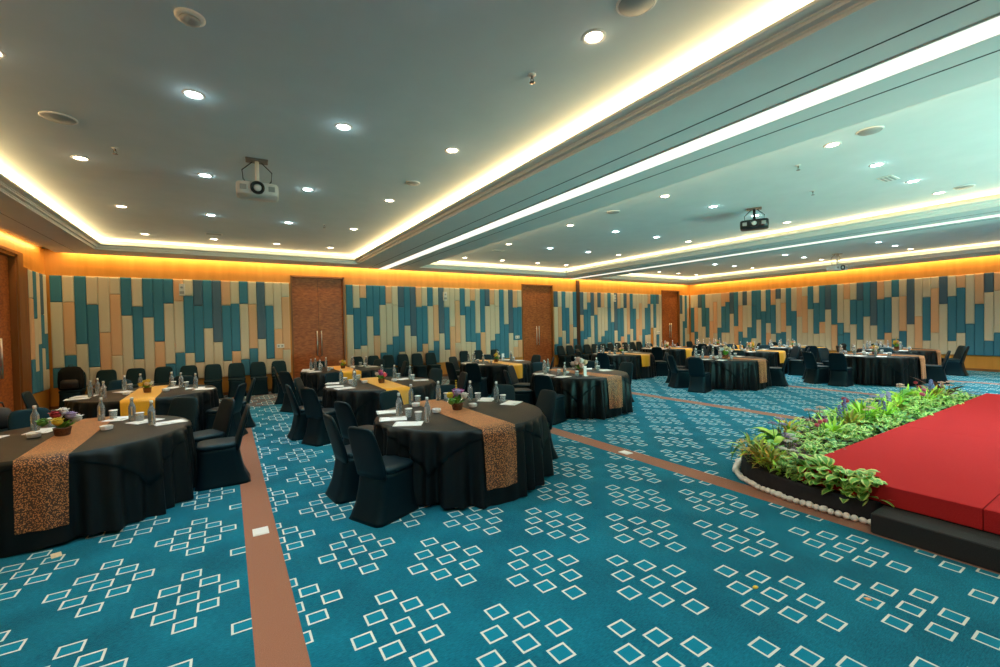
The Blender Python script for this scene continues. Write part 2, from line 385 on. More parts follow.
def door(name, a, b, h, side):
    """double door with burl leaves in a recess, framed; side: 'back' or 'left'"""
    f = (lambda x0, x1, d0, d1, z0, z1, mb, mi=0: mb.box(x0, x1, YB - d1, YB - d0, z0, z1, mi)) if side == 'back' else \
        (lambda x0, x1, d0, d1, z0, z1, mb, mi=0: mb.box(XL + d0, XL + d1, x0, x1, z0, z1, mi))
    m = MB(); mid = (a + b) / 2
    m2 = MB(); f(a, a + .045, -.2, .02, 0, h, m2); f(b - .045, b, -.2, .02, 0, h, m2); f(a, b, -.2, .02, h - .05, h, m2)
    root = struct(m2.build(name, M['frame']))
    for u0, u1 in ((a + .047, mid - .003), (mid + .003, b - .047)):
        ml = MB(); f(u0, u1, -.12, -.075, .01, h - .055, ml); lf = ml.build('door_leaf', M['burl'], root)
    mg = MB(); f(a + .05, b - .05, -.125, -.122, .01, h - .055, mg); mg.build('door_stop', M['black_hole'], root)
    for s in (-1, 1):
        mh = MB(); u = mid + s * .06
        P = (lambda u, d, z: (u, YB - d, z)) if side == 'back' else (lambda u, d, z: (XL + d, u, z))
        mh.tube([P(u, -.015, .93), P(u, -.015, 1.66)], .017, 10)
        for z in (1.02, 1.57): mh.tube([P(u, -.076, z), P(u, -.015, z)], .009, 8)
        mh.build('door_handle', M['steel'], root)
    return root
for k, (a, b, h) in enumerate(DOORS): door('door_%d' % (k + 1), a, b, h, 'back')
ld = door('door_4', *LD, 'left')
m = MB(); m.box(XL, XL + .05, LD[1], 12.40, 0, LD[2] + .06); m.box(XL, XL + .03, 12.40, 12.68, 0, 3.07); m.box(XL, XL + .05, LD[0] - .25, LD[1] + .001, LD[2], LD[2] + .06); m.box(XL, XL + .05, LD[0] - .25, LD[0], 0, LD[2])
m.build('door_surround', M['frame'], ld)

# ceiling: raised trays, soffits and beams
m = MB()
E_ = .16
for a, b in BAYS:
    x0, x1, y0, y1 = a - E_, b + E_, TY0 - E_, TY1 + E_; z0 = ZS + .1
    m.box(x0 - .05, x1 + .05, y0 - .05, y1 + .05, ZC, ZC + .08)
    m.box(x0 - .05, x0, y0, y1, z0, ZC); m.box(x1, x1 + .05, y0, y1, z0, ZC); m.box(x0, x1, y1, y1 + .05, z0, ZC); m.box(x0, x1, y0 - .05, y0, z0, ZC)
struct(m.build('ceiling', M['plaster']))
m = MB(); sx0, sx1, sy0, sy1 = XL + SLOT, XR - SLOT, YF, YB - SLOT
xs = [sx0] + [v for b in BAYS for v in b] + [sx1]
for k in range(0, len(xs), 2): m.box(xs[k], xs[k + 1], sy0, sy1, ZS, ZS + .1)
for a, b in BAYS: m.box(a, b, sy0, TY0, ZS, ZS + .1); m.box(a, b, TY1, sy1, ZS, ZS + .1)
# roof of the light slots
m.box(XL, sx0 + .02, YF, YB, ZS + .1, ZS + .16); m.box(sx1 - .02, XR, YF, YB, ZS + .1, ZS + .16); m.box(XL, XR, sy1 - .02, YB, ZS + .1, ZS + .16)
soffit = struct(m.build('ceiling_soffit', M['soffit']))
m = MB()
for c in (4.14, 11.875):
    for s in (-1, 1): m.box(c + s * .41 - .008, c + s * .41 + .008, YF, sy1 - .02, ZS - .0015, ZS + .01)
m.box(XL + .62, XL + .628, YF, sy1 - .3, ZS - .0015, ZS + .01)
m.build('joint_line', M['seam'], soffit)
PROF = [(-.004, -.0005), (.004, .0), (.004, .022), (.012, .026), (.012, .040), (.055, .046), (.055, .066), (.066, .070), (.066, .082), (.125, .088), (.14, .094), (.14, .116), (.115, .116), (.115, .1), (.0, .1)]
for k, (a, b) in enumerate(BAYS):
    m = MB(); rings = [[(a + d, TY0 + d, ZS + z), (b - d, TY0 + d, ZS + z), (b - d, TY1 - d, ZS + z), (a + d, TY1 - d, ZS + z)] for d, z in PROF]
    m.loft(rings, False, False, 0, False)
    struct(m.build('trim_%d' % (k + 1), M['mould']))
for c, wd, lab in ((4.14, .128, 'long white linear light set flush in the nearer ceiling beam'), (11.875, .128, 'long white linear light set flush in the farther ceiling beam')):
    t = thing('linear_light', (c, 4.4, ZS), 0, lab, 'ceiling light', 'linear lights in the ceiling beams')
    m = MB(); y0, y1 = YF + .2 - 4.4, sy1 - .06 - 4.4
    m.box(-wd, wd, y0, y1, -.010, 0); m.build('diffuser', M['diffuser'], t)
    m = MB(); m.box(-wd - .014, -wd, y0, y1, -.013, 0); m.box(wd, wd + .014, y0, y1, -.013, 0); m.box(-wd, wd, y1, y1 + .014, -.013, 0)
    m.build('edge_trim', M['mould'], t)

# ------------------------------------------------------------------ small fixtures on walls and floor
def wall_box(name, label, cat, x, z, wd, ht, dep, kind):
    t = thing(name, (x, YB - .048, z), 0, label, cat)
    m = MB(); m.cbox(-wd / 2, wd / 2, -dep, 0, -ht / 2, ht / 2, .006); m.build('housing', M['white_plastic'], t)
    m = MB()
    if kind == 'socket':
        for s in (-1, 1):
            m = MB(); m.cbox(s * wd * .24 - .024, s * wd * .24 + .024, -dep - .003, -dep, -.024, .024, .002); m.build('socket_insert', M['grey_plastic'], t)
    else:
        m.lathe([(.03, 0), (.03, .012), (.02, .02)], 14); o = m.build('sensor_eye', M['grey_plastic'], t); o.rotation_euler.x = PI / 2; o.location = (0, -dep, .06)
        m = MB(); m.cbox(-.05, .05, -dep - .006, -dep, -.11, -.04, .003); m.build('grille', M['grey_plastic'], t)
wall_box('wall_socket', 'white twin socket on the padded wall left of the leftmost double door', 'socket', 1.27, 1.26, .19, .11, .02, 'socket')
wall_box('wall_socket', 'white twin socket on the padded wall left of the middle double door', 'socket', 9.34, 1.26, .19, .11, .02, 'socket')
wall_box('wall_socket', 'white twin socket plate on the padded wall left of the rightmost door', 'socket', 17.49, 1.23, .2, .12, .02, 'socket')
wall_box('wall_sensor', 'white sensor box high on the padded wall left of the leftmost double door', 'sensor', -.94, 2.78, .12, .30, .07, 'sensor')
wall_box('wall_sensor', 'white sensor box high on the padded wall between the leftmost and middle doors', 'sensor', 6.36, 2.75, .12, .30, .07, 'sensor')
wall_box('wall_sensor', 'white sensor box high on the padded wall between the middle and rightmost doors', 'sensor', 14.54, 2.82, .12, .30, .07, 'sensor')
def floor_box(x, y, mt, label):
    t = thing('floor_outlet', (x, y, 0), 0, label, 'floor outlet')
    m = MB(); m.cbox(-.06, .06, -.075, .075, 0, .006, .002); m.build('cover_plate', mt, t)
    m = MB(); m.cbox(-.045, .045, -.06, .06, .006, .009, .001); m.build('flap', mt, t)
floor_box(.20, 4.24, M['white_plastic'], 'white outlet plate let into the leftmost brown carpet stripe')
floor_box(4.44, 4.03, M['paper'], 'pale outlet plate let into the brown carpet stripe left of the stage')

# ------------------------------------------------------------------ ceiling fixtures
def downlight(x, y, cool, bay, seen=True):
    kind = 'cool white' if cool else 'warm amber'
    t = thing('downlight', (x, y, ZC))
    m = MB(); m.lathe([(.085, 0), (.085, -.006), (.075, -.010), (.062, -.006), (.06, 0)], 20, cap0=False, cap1=False); m.build('trim_ring', M['white_plastic'], t)
    m = MB(); m.lathe([(.0605, -.001), (.058, -.005)], 20); m.build('lens', M['lens_cool' if cool else 'lens_warm'], t)
    l = bpy.data.lights.new('downlight_lamp', 'SPOT'); l.energy = (P_COOL if cool else P_AMBER) * (2.4 if bay == 2 else 1.) ; l.color = COOL if cool else AMBER
    l.spot_size = math.radians(118); l.spot_blend = .7; l.shadow_soft_size = .05
    o = bpy.data.objects.new('downlight_lamp', l); C.objects.link(o); o.parent = t; o.location = (0, 0, -.03)
    if seen and y > .5:
        l = bpy.data.lights.new('added_halo_lamp', 'POINT'); l.energy = P_ADDED_HALO * (1. if cool else .5); l.color = COOL if cool else AMBER; l.shadow_soft_size = .02  # added lamp below the lens; its halo stands in for camera bloom
        o = bpy.data.objects.new('added_halo_lamp', l); C.objects.link(o); o.parent = t; o.location = (0, 0, -.065)
    where = ('left', 'middle', 'right')[bay]
    if y > .5: series(('down', cool, bay), t, kind + ' round downlight, {n} from the left in the %s ceiling bay' % where, 'downlight', '%s downlights in the %s ceiling bay' % (kind, where))
    else: series(('downb', cool, bay), t, kind + ' downlight behind the photographer, {n} from left in the %s bay' % where, 'downlight', 'downlights near the front wall')
for bay, xs_ in enumerate(([-1.4, -.19, 1.06, 2.28], [6.1, 7.43, 8.82, 10.05], [13.75, 14.98, 16.2, 17.45])):
    for r_, y in enumerate((-2.35, 0., 2.31, 4.63, 6.95, 9.29, 11.69)):
        for k, x in enumerate(xs_):
            downlight(x, y, k in (1, 2) and r_ < 6, bay)
def ceil_disc(name, x, y, r, label, cat, mt='grey_plastic', z=ZC):
    t = thing(name, (x, y, z), 0, label, cat)
    m = MB(); m.lathe([(r, 0), (r, -.006), (r * .93, -.012), (r * .90, -.010)], 28); m.build('rim', M['white_plastic'], t)
    m = MB(); m.lathe([(r * .9, -.009), (r * .85, -.014), (.01, -.017)], 28); m.build('grille', M[mt], t)
ceil_disc('ceiling_speaker', -1.30, 5.75, .135, 'round grey ceiling speaker near the left cove of the left bay', 'speaker')
ceil_disc('ceiling_speaker', 2.28, 1.93, .125, 'round grey ceiling speaker nearest the camera at the top of the left bay', 'speaker')
ceil_disc('ceiling_speaker', 2.30, 5.95, .10, 'round grey ceiling speaker right of the white projector in the left bay', 'speaker')
ceil_disc('ceiling_speaker', 6.02, 1.93, .12, 'round pale ceiling speaker nearest the camera in the middle bay', 'speaker')
ceil_disc('ceiling_speaker', 6.1, 5.75, .12, 'round pale ceiling speaker further back in the middle bay', 'speaker')
ceil_disc('ceiling_speaker', 9.95, 2.0, .12, 'round pale ceiling speaker by the cove at the right of the middle bay', 'speaker')
t = thing('smoke_detector', (-.15, 3.50, ZC), 0, 'round white smoke detector at the top left of the left ceiling bay', 'smoke detector')
m = MB(); m.lathe([(.085, 0), (.085, -.012), (.06, -.018)], 24); m.build('base', M['white_plastic'], t)
m = MB(); m.lathe([(.058, -.017), (.055, -.034), (.035, -.046), (.012, -.05)], 20); m.build('sensor_dome', M['grey_plastic'], t)
for k, (x, y, lab) in enumerate(((2.18, 2.92, 'dark sprinkler head nearest the camera in the left ceiling bay'), (-1.0, 6.4, 'small sprinkler head by the left cove, left of the white projector'),
        (1.68, 9.15, 'small sprinkler head at the far end of the left ceiling bay'), (6.5, 2.85, 'small sprinkler head nearest the camera in the middle ceiling bay'), (8.0, 3.3, 'small sprinkler head beside the dark projector in the middle bay'))):
    t = thing('sprinkler_head', (x, y, ZC), 0, lab, 'sprinkler')
    m = MB(); m.lathe([(.032, 0), (.03, -.006), (.012, -.01)], 16); m.build('escutcheon', M['white_plastic'], t)
    m = MB(); m.lathe([(.01, -.008), (.01, -.03), (.006, -.032)], 10); m.tube([(.012, 0, -.03), (.016, 0, -.045), (.004, 0, -.06)], .003, 6); m.tube([(-.012, 0, -.03), (-.016, 0, -.045), (-.004, 0, -.06)], .003, 6)
    m.lathe([(.024, -.062), (.024, -.066)], 12); m.build('deflector', M['leg'], t)
for x, y, lab in ((-.18, 11.05, 'white slotted vent in the left ceiling bay near the back cove'), (6.35, 10.2, 'white slotted vent in the middle ceiling bay near the back cove'), (8.3, 2.45, 'white slotted vent by the brightest cool downlight of the middle bay')):
    t = thing('ceiling_vent', (x, y, ZC), 0, lab, 'vent')
    m = MB(); m.cbox(-.16, .16, -.09, .09, -.01, 0, .004); m.build('frame', M['white_plastic'], t)
    for s in (-.05, 0, .05):
        m = MB(); m.box(-.13, .13, s - .012, s + .012, -.014, -.0095); m.build('slot', M['grey_plastic'], t)
def projector(x, y, drop, rz, body, label, sz=1.):
    t = thing('ceiling_projector', (x, y, ZC), rz, label, 'projector')
    W, D, Hh = .27 * sz, .2 * sz, .085 * sz; zb = -drop
    m = MB(); m.cbox(-.12, .12, -.08, .08, -.02, 0, .005); m.build('ceiling_plate', M['leg'], t)
    m = MB(); m.tube([(0, 0, -.02), (0, 0, zb + Hh + .01)], .022, 12); m.cbox(-.09, .09, -.07, .07, zb + Hh, zb + Hh + .018, .004); m.build('pole', M['white_plastic'] if body == 'white_plastic' else M['black_plastic'], t)
    m = MB(); m.loft([rr(W * a, D * a, 0, 0, zb + z, 28, 7) for a, z in ((.93, -Hh), (.985, -Hh + .015), (1, 0), (.985, Hh - .015), (.93, Hh))]); m.build('case', M[body], t)
    m = MB(); m.lathe([(.075, 0), (.075, .03), (.062, .034), (.058, .016), (.03, .012), (.0, .012)], 22, cap1=False); o = m.build('lens_ring', M['black_plastic'], t); o.rotation_euler.x = PI / 2; o.location = (0, -D + .004, zb + .0)
    m2 = MB(); m2.lathe([(.045, .012), (.03, .022), (.008, .026)], 18); o2 = m2.build('lens', M['china'], o)
    for s in (-.65, .65):
        m = MB(); m.cbox(W * (s - .15), W * (s + .15), -D - .003, -D + .004, zb - .03, zb + .03, .002); m.build('air_grille', M['grey_plastic'], t)
    for s in (-1, 1):
        m = MB(); m.tube([(s * .05, .03, -.02), (s * .16, .05, -.12), (s * .15, .08, -.22), (s * .07, .1, zb + Hh + .0), (s * .05, .1, zb + Hh - .01)], .006, 6); m.build('cable', M['black_plastic'], t)
    return t
projector(.36, 6.05, .38, -.06, 'white_plastic', 'white projector on a pole under the left ceiling bay', .84)
projector(8.25, 4.35, .30, -1.1, 'black_plastic', 'dark projector hanging from the middle ceiling bay', .85)
projector(16.4, 6.1, .45, -.4, 'white_plastic', 'white projector hanging from the far right ceiling bay', .9)

# ------------------------------------------------------------------ tables, cloths, runners
TZ = .735; TR = .927
TABLES = {1: (-1.31, 5.83, 'b'), 2: (-1.13, 9.15, 'g'), 3: (2.26, 4.52, 'b'), 4: (2.31, 7.75, 'g'), 5: (2.38, 11.1, 'g'), 6: (6.1, 10.0, 'g'), 7: (5.99, 6.62, 'b'),
          8: (10.84, 9.94, 'g'), 9: (14.23, 10.8, 'g'), 10: (11.26, 6.72, 'b'), 11: (14.65, 7.85, 'g'), 12: (17.45, 7.85, 'g'), 13: (17.2, 10.6, 'g'), 14: (14.82, 4.66, 'b'), 15: (17.72, 5.03, 'b')}
TN = {}
for kind, nm in (('b', 'copper-runner'), ('g', 'gold-runner')):
    order = sorted((k for k in TABLES if TABLES[k][2] == kind), key=lambda k: project((TABLES[k][0], TABLES[k][1], TZ))[0])
    for i, k in enumerate(order): TN[k] = 'the %s %s table from left' % (nth(i + 1), nm)
def square_drop(th): return max(.0, (TR + .035) / max(abs(math.cos(th)), abs(math.sin(th))) - TR)
def cloth_r(th, t, seed):
    press = min(1., max(0., (min(abs((th - PI / 2 + PI) % (2 * PI) - PI), abs((th + PI / 2 + PI) % (2 * PI) - PI)) - .16) / .12))
    f1 = math.sin(17 * th + seed + .6 * math.sin(3 * th)); f2 = math.sin(37 * th + 2.1 * seed + .8 * math.sin(5 * th + seed)); fold = .6 * f1 * abs(f1) ** .3 + .5 * f2 + .3 * math.sin(9 * th + 3 * seed)
    return TR + .012 + .034 * t ** .8 + .066 * t ** .40 * fold * (.12 + .88 * press)
def cloth_mesh(seed):
    N = 320; base = MB(); top = MB(); rows = 11; H0 = TZ - .003; rings = []
    def ring(f): return [f(2 * PI * i / N) for i in range(N)]
    def P(th, r, z): return (r * math.cos(th), r * math.sin(th), z)
    rings.append(ring(lambda th: P(th, TR * .5, H0 - .004))); rings.append(ring(lambda th: P(th, TR - .006, H0 - .004)))
    for k in range(rows + 1):
        t = k / rows
        rings.append(ring(lambda th: P(th, cloth_r(th, t, seed) - .002, H0 - .012 - (H0 - .03 - .018 * math.sin(5 * th + seed)) * t)))
    base.loft(rings, True, False)
    rings = [ring(lambda th: P(th, .012, TZ)), ring(lambda th: P(th, TR * .55, TZ)), ring(lambda th: P(th, TR - .008, TZ)), ring(lambda th: P(th, TR + .003, TZ - .004)), ring(lambda th: P(th, TR + .009, TZ - .014))]
    for k in range(1, 6):
        def f(th):
            d = square_drop(th) * k / 5; return P(th, cloth_r(th, d / H0, seed) + .010, TZ - .014 - d)
        rings.append(ring(f))
    rings.append(ring(lambda th: P(th, cloth_r(th, square_drop(th) / H0, seed) + .001, TZ - .0145 - square_drop(th))))
    top.loft(rings, True, False)
    return base.mesh('tablecloth', M['linen']), top.mesh('top_cloth', M['linen'])
CLOTHS = [cloth_mesh(s) for s in (.4, 1.7, 3.1)]
def runner_mesh(seed, mt, name, hw=.185, zlow=.20):
    m = MB(); nx = 10; rows = []
    prof = []                                                     # (t along the drop or y over the top)
    for k in range(8, -1, -1): prof.append(('n', k / 8))
    for k in range(1, 10): prof.append(('t', -1 + 2 * k / 10))
    for k in range(0, 9): prof.append(('f', k / 8))
    for kind, q in prof:
        row = []
        for i in range(nx + 1):
            x = hw * (2 * i / nx - 1); yr = math.sqrt((TR + .015) ** 2 - x * x)
            if kind == 't': row.append((x, q * yr, TZ + .006 + .0015 * math.sin(7 * q + 9 * x)))
            else:
                s = -1 if kind == 'n' else 1; t = q * (TZ - zlow) / TZ
                y = yr + .012 + .034 * t ** .8 + .012 * q * math.sin(3.2 * PI * i / nx + seed) + .012 * min(1, q * 6)
                xx = x * (1 - .05 * q)
                row.append((xx, s * y, TZ + .004 - (TZ - zlow) * q if q > 0 else TZ + .004))
        rows.append(row)
    up = rows; dn = [[(x, y * .997, z - .003) for x, y, z in r] for r in rows]
    n = nx + 1; vs_ = [p for r in up for p in r] + [p for r in dn for p in r]; o = len(up) * n; fs = []
    for k in range(len(up) - 1):
        for i in range(nx):
            a, b, c, d = k * n + i, k * n + i + 1, (k + 1) * n + i + 1, (k + 1) * n + i
            fs += [(a, d, c, b)[::-1], (o + a, o + d, o + c, o + b)]
    m.add(vs_, fs, 0, True)
    return m.mesh(name, mt)
RUN = {'b': [runner_mesh(s, M['runner_brown'], 'table_runner', .185, .17) for s in (.3, 2.0)], 'g': [runner_mesh(s, M['runner_gold'], 'table_runner', .20, .38) for s in (.9, 2.6)]}
def proto_table():
    t = thing('round_table', (0, 0, 0)); m = MB(); m.lathe([(TR - .03, .69), (TR - .012, .70), (TR - .012, .715), (TR - .03, .722)], 64); m.build('tabletop', M['ply'], t)
    for k in range(4):
        a = PI / 4 + k * PI / 2; m = MB(); m.tube([(.62 * math.cos(a), .62 * math.sin(a), .69), (.70 * math.cos(a), .70 * math.sin(a), .012)], .017, 8)
        m.lathe([(.022, 0), (.022, .014)], 8, (.70 * math.cos(a), .70 * math.sin(a), 0)); m.build('leg', M['leg'], t)
    return remember(t)
tab0 = proto_table()
for k, (x, y, kind) in TABLES.items():
    t = tab0 if k == 1 else copy_tree(tab0)
    t.location = (x, y, 0)
    tag(t, 'round folding table under the black cloth, ' + TN[k], 'table', 'round banquet tables')
    b, tp = CLOTHS[k % 3]
    o = bpy.data.objects.new('tablecloth', b); C.objects.link(o); o.location = (x, y, 0)
    tag(o, 'black tablecloth with draped topper on ' + TN[k], 'tablecloth', 'black tablecloths')
    q = bpy.data.objects.new('top_cloth', tp); C.objects.link(q); q.parent = o
    r = bpy.data.objects.new('table_runner', RUN[kind][k % 2]); C.objects.link(r); r.location = (x - (.055 if k == 3 else -.03 if k == 1 else 0), y, 0); r.scale.x = .86 if k == 1 else 1.
    tag(r, ('copper leopard-spotted table runner on ' if kind == 'b' else 'shiny gold satin table runner on ') + TN[k], 'table runner', 'table runners')

# ------------------------------------------------------------------ chairs in stretch covers
def proto_chair():
    t = thing('banquet_chair', (0, 0, 0))
    m = MB(); S = []
    for z, hx, y0, y1, e in ((0, .235, -.315, .255, 9), (.03, .226, -.298, .247, 9), (.14, .208, -.252, .232, 8), (.28, .199, -.222, .222, 7), (.40, .200, -.206, .220, 6), (.445, .200, -.203, .216, 5)):
        S.append(rr(hx, (y1 - y0) / 2, 0, (y0 + y1) / 2, z, 40, e))
    m.loft(S); m.build('skirt', M['stretch'], t)
    m = MB(); S = [rr(hx, hy, 0, cy, z, 32, 5) for z, hx, hy, cy in ((.438, .205, .20, .018), (.455, .214, .212, .016), (.478, .213, .211, .016), (.492, .198, .195, .014), (.497, .15, .15, .01))]
    m.loft(S); m.build('seat', M['stretch'], t)
    m = MB(); S = []
    for z, hx, cy, th, e in ((.40, .198, -.182, .030, 3), (.47, .205, -.192, .036, 3), (.56, .207, -.214, .034, 3), (.68, .202, -.250, .030, 3), (.78, .193, -.280, .027, 3), (.84, .183, -.298, .025, 3), (.875, .166, -.308, .023, 3), (.895, .140, -.313, .019, 3), (.903, .10, -.315, .012, 3)):
        S.append(rr(hx, th, 0, cy, z, 32, e))
    m.loft(S); m.build('backrest', M['stretch'], t)
    for ch in t.children: ch.data.transform(Matrix.Scale(.94, 4))
    return remember(t)
chair0 = proto_chair(); chair_used = []
def chair(bx, by, face, label=None, key=None, fmt=None, group=None):
    a = math.radians(face); loc = (bx + .275 * math.cos(a), by + .275 * math.sin(a), 0)
    c = copy_tree(chair0) if chair_used else chair0
    chair_used.append(1); c.location = loc; c.rotation_euler.z = a - PI / 2
    if label: tag(c, label, 'chair', group)
    else: series(key, c, fmt, 'chair', group, (bx, by, .85))
    return c
CH = {1: [(.17, 5.90, 180, 'black covered chair side-on at the right of the front left table'), (-.02, 6.62, 205, 'black covered chair just behind the side-on chair at the front left table'),
          (-.50, 7.12, 240, 'black covered chair behind the far right rim of the front left table'), (-1.98, 7.25, 300, 'black covered chair behind the far left rim of the front left table')],
      2: [(-2.5, 9.45, 0), (.22, 9.1, 180), (.18, 8.3, 158), (-1.7, 10.55, 285), (-.75, 10.6, 255)],
      3: [(.98, 3.91, 25, 'black covered chair nearest the camera, at the left of the front middle table'), (.86, 4.66, 6, 'black covered chair, second along the left side of the front middle table'),
          (1.15, 5.42, 20, 'black covered chair, third along the left side of the front middle table'), (3.58, 4.58, 182, 'black covered chair at the right rim of the front middle table'),
          (1.88, 5.90, -72, 'black covered chair behind the far left rim of the front middle table'), (2.74, 5.95, 250, 'black covered chair directly behind the flowers of the front middle table'), (3.42, 5.42, 218, 'black covered chair behind the far right rim of the front middle table')],
      4: [(1.03, 7.02, 28), (.95, 7.62, 5), (1.25, 8.48, -25), (1.78, 9.12, -68), (3.62, 8.4, 206), (3.76, 7.4, 175), (2.85, 9.1, 250)],
      5: [(1.0, 10.1, 32), (1.28, 11.4, -8), (2.1, 12.52, 280), (3.8, 10.9, 176), (3.5, 12.0, 218)],
      6: [(4.64, 9.76, 8), (4.86, 9.05, 38), (7.25, 9.15, 143), (7.52, 10.2, 188), (5.5, 11.35, -66), (6.6, 11.38, 250)],
      7: [(4.6, 7.1, -19), (5.2, 7.86, -57), (4.6, 6.02, 22), (6.1, 8.1, 266), (7.2, 7.5, 214), (7.5, 6.75, 186)],
      8: [(9.4, 10.4, -15), (9.42, 9.4, 20), (12.1, 9.2, 150), (10.2, 11.35, -65), (11.5, 11.32, 245)],
      9: [(12.9, 10.2, 24), (15.3, 9.75, 135), (13.6, 12.2, -68), (14.9, 12.2, 245)],
      10: [(9.95, 7.4, -28), (9.62, 6.5, 12), (12.15, 5.92, 112), (10.7, 8.12, -68), (12.0, 8.03, 240), (12.72, 7.2, 198)],
      11: [(15.15, 6.4, 108), (15.95, 7.1, 150), (13.15, 8.2, -14), (14.3, 9.32, -78), (15.6, 9.05, 232), (16.15, 8.2, 193)],
      12: [(17.55, 6.34, 94), (18.45, 6.7, 130), (16.35, 6.82, 42), (17.2, 9.35, -82), (18.4, 9.02, 232)],
      13: [(16.2, 9.45, 48), (17.5, 9.1, 102), (16.2, 11.75, -48), (17.5, 12.1, 262), (15.72, 10.3, 10)],
      14: [(13.3, 5.62, -25), (13.2, 4.93, 2), (14.2, 6.15, -64), (15.4, 6.1, 248), (15.5, 3.72, 108), (16.34, 4.9, 190)],
      15: [(18.05, 4.02, 92), (18.62, 3.80, 128), (17.9, 6.53, 264), (16.8, 6.22, -52), (18.95, 5.9, 215)]}
for k, L in CH.items():
    for e in L:
        if k not in (1, 3):                          # pulled out far enough to clear the hanging cloth
            cx, cy = TABLES[k][:2]; d_ = math.hypot(e[0] - cx, e[1] - cy); q = max(1., 1.51 / d_); e = (cx + (e[0] - cx) * q, cy + (e[1] - cy) * q) + tuple(e[2:])
        if len(e) == 4: chair(e[0], e[1], e[2], e[3], group='chairs round the two front tables')
        else: chair(e[0], e[1], e[2], None, ('chair', k), 'black covered chair, {n} from left round ' + TN[k], 'chairs round ' + TN[k])
WALLX = [-2.98, -2.44, -1.9, -1.36, -.85, -.33, .19, .70, 1.21, 3.36, 3.86, 4.33, 4.81, 5.29, 5.77, 7.04, 7.61, 8.31, 11.40, 11.88, 12.36, 12.84, 13.30, 13.76, 14.22, 14.68, 15.14, 15.60, 16.06]
for x in WALLX: chair(x, 13.70, 270, None, 'wallchair', 'black covered chair standing against the padded back wall, {n} from the left', 'chairs along the back wall')

# ------------------------------------------------------------------ things on the tables
ZT = TZ + .0005
def proto_bottle():
    t = thing('water_bottle', (0, 0, 0)); m = MB()
    m.lathe([(.028, 0), (.033, .006), (.0335, .14), (.031, .165), (.018, .195), (.0135, .215), (.013, .238)], 18); m.build('bottle_body', M['glass'], t)
    m = MB(); m.lathe([(.0155, .232), (.0155, .258), (.013, .261)], 14); m.build('cap', M['cap'], t)
    return remember(t)
def proto_glass():
    t = thing('drinking_glass', (0, 0, 0)); m = MB()
    m.lathe([(.03, 0), (.034, .004), (.038, .095), (.0365, .095), (.0325, .008), (.0, .007)], 18, cap1=False); m.build('tumbler', M['tumbler'], t)
    m = MB(); m.lathe([(.041, .094), (.041, .098), (.036, .100)], 18); m.build('paper_lid', M['paper'], t); return remember(t)
def proto_pad():
    t = thing('notepad', (0, 0, 0)); m = MB(); m.cbox(-.10, .10, -.142, .142, 0, .006, .0015); m.build('sheets', M['paper'], t)
    m = MB(); m.box(-.10, .10, .124, .1425, .0058, .0072); m.build('binding', M['china'], t)
    m = MB(); m.tube([(.06, -.09, .010), (.068, .04, .010)], .0038, 7); m.build('pen', M['white_plastic'], t); return remember(t)
def proto_bowl():
    t = thing('mint_dish', (0, 0, 0)); m = MB()
    m.lathe([(.036, 0), (.05, .006), (.056, .042), (.052, .044), (.044, .014), (.0, .012)], 8, smooth=False, cap1=False); m.build('dish', M['china'], t)
    m = MB()
    for k in range(6): m.lathe([(.004, -.004), (.009, 0), (.004, .004)], 6, (.022 * math.cos(k * 1.05), .022 * math.sin(k * 1.05), .018))
    m.build('mint', M['paper'], t); return remember(t)
PROTO = {}
def put(kind, x, y, rz=0.):
    fn = {'water_bottle': proto_bottle, 'drinking_glass': proto_glass, 'notepad': proto_pad, 'mint_dish': proto_bowl}[kind]
    if kind not in PROTO: PROTO[kind] = o = fn()
    else: o = copy_tree(PROTO[kind])
    o.location = (x, y, ZT + (.0075 if kind == 'mint_dish' and False else 0)); o.rotation_euler.z = rz; return o
def petal_ball(m, c, r, mi=0, n=9):
    """a small many-petalled bloom"""
    for lay, (tilt, k, s) in enumerate(((.25, n, 1.0), (.75, n - 2, .8), (1.2, n - 4, .55))):
        for i in range(k):
            a = 2 * PI * i / k + lay * .4; d = Vector((math.cos(a) * math.cos(tilt), math.sin(a) * math.cos(tilt), math.sin(tilt)))
            u = d.cross(Vector((0, 0, 1))).normalized(); up = u.cross(d); L = r * s * 1.05; w_ = r * s * .42; c_ = Vector(c)
            m.add([c_, c_ + d * L * .55 - u * w_ + up * L * .12, c_ + d * L + up * L * .18, c_ + d * L * .55 + u * w_ + up * L * .12], [(0, 1, 2, 3)], mi, False)
    m.lathe([(r * .12, -r * .6), (r * .55, -r * .32), (r * .72, 0), (r * .5, r * .42), (r * .12, r * .6)], 8, c, mi)
FLOWERS = {1: ('white crimson lilac blush yellow white green', 1.2, 0, 'white, crimson and lilac'), 2: ('yellow yellow cream white yellow', 1., 0, 'yellow'), 3: ('magenta lilac magenta yellow white magenta green', 1.2, 1, 'purple and yellow'),
           4: ('pink magenta blush white pink blush', 1.05, 0, 'pink and white'), 5: ('yellow cream peach yellow white', 1., 0, 'yellow and cream'), 6: ('yellow peach yellow cream', 1.1, 1, 'yellow'), 7: ('blush white peach blush cream white blush', 1.5, 0, 'blush pink and white'),
           8: ('white blush crimson cream', 1., 0, 'white and blush'), 9: ('blush cream blush white', 1.1, 0, 'blush'), 10: ('cream yellow white cream yellow', 1.5, 0, 'cream and yellow'), 11: ('peach yellow peach yellow cream', 1.3, 1, 'peach and yellow'),
           12: ('peach yellow cream', 1., 0, 'peach'), 13: ('cream peach white', 1., 0, 'cream'), 14: ('yellow yellow cream peach', 1.2, 0, 'yellow'), 15: ('peach yellow cream yellow', 1.3, 1, 'peach and yellow')}
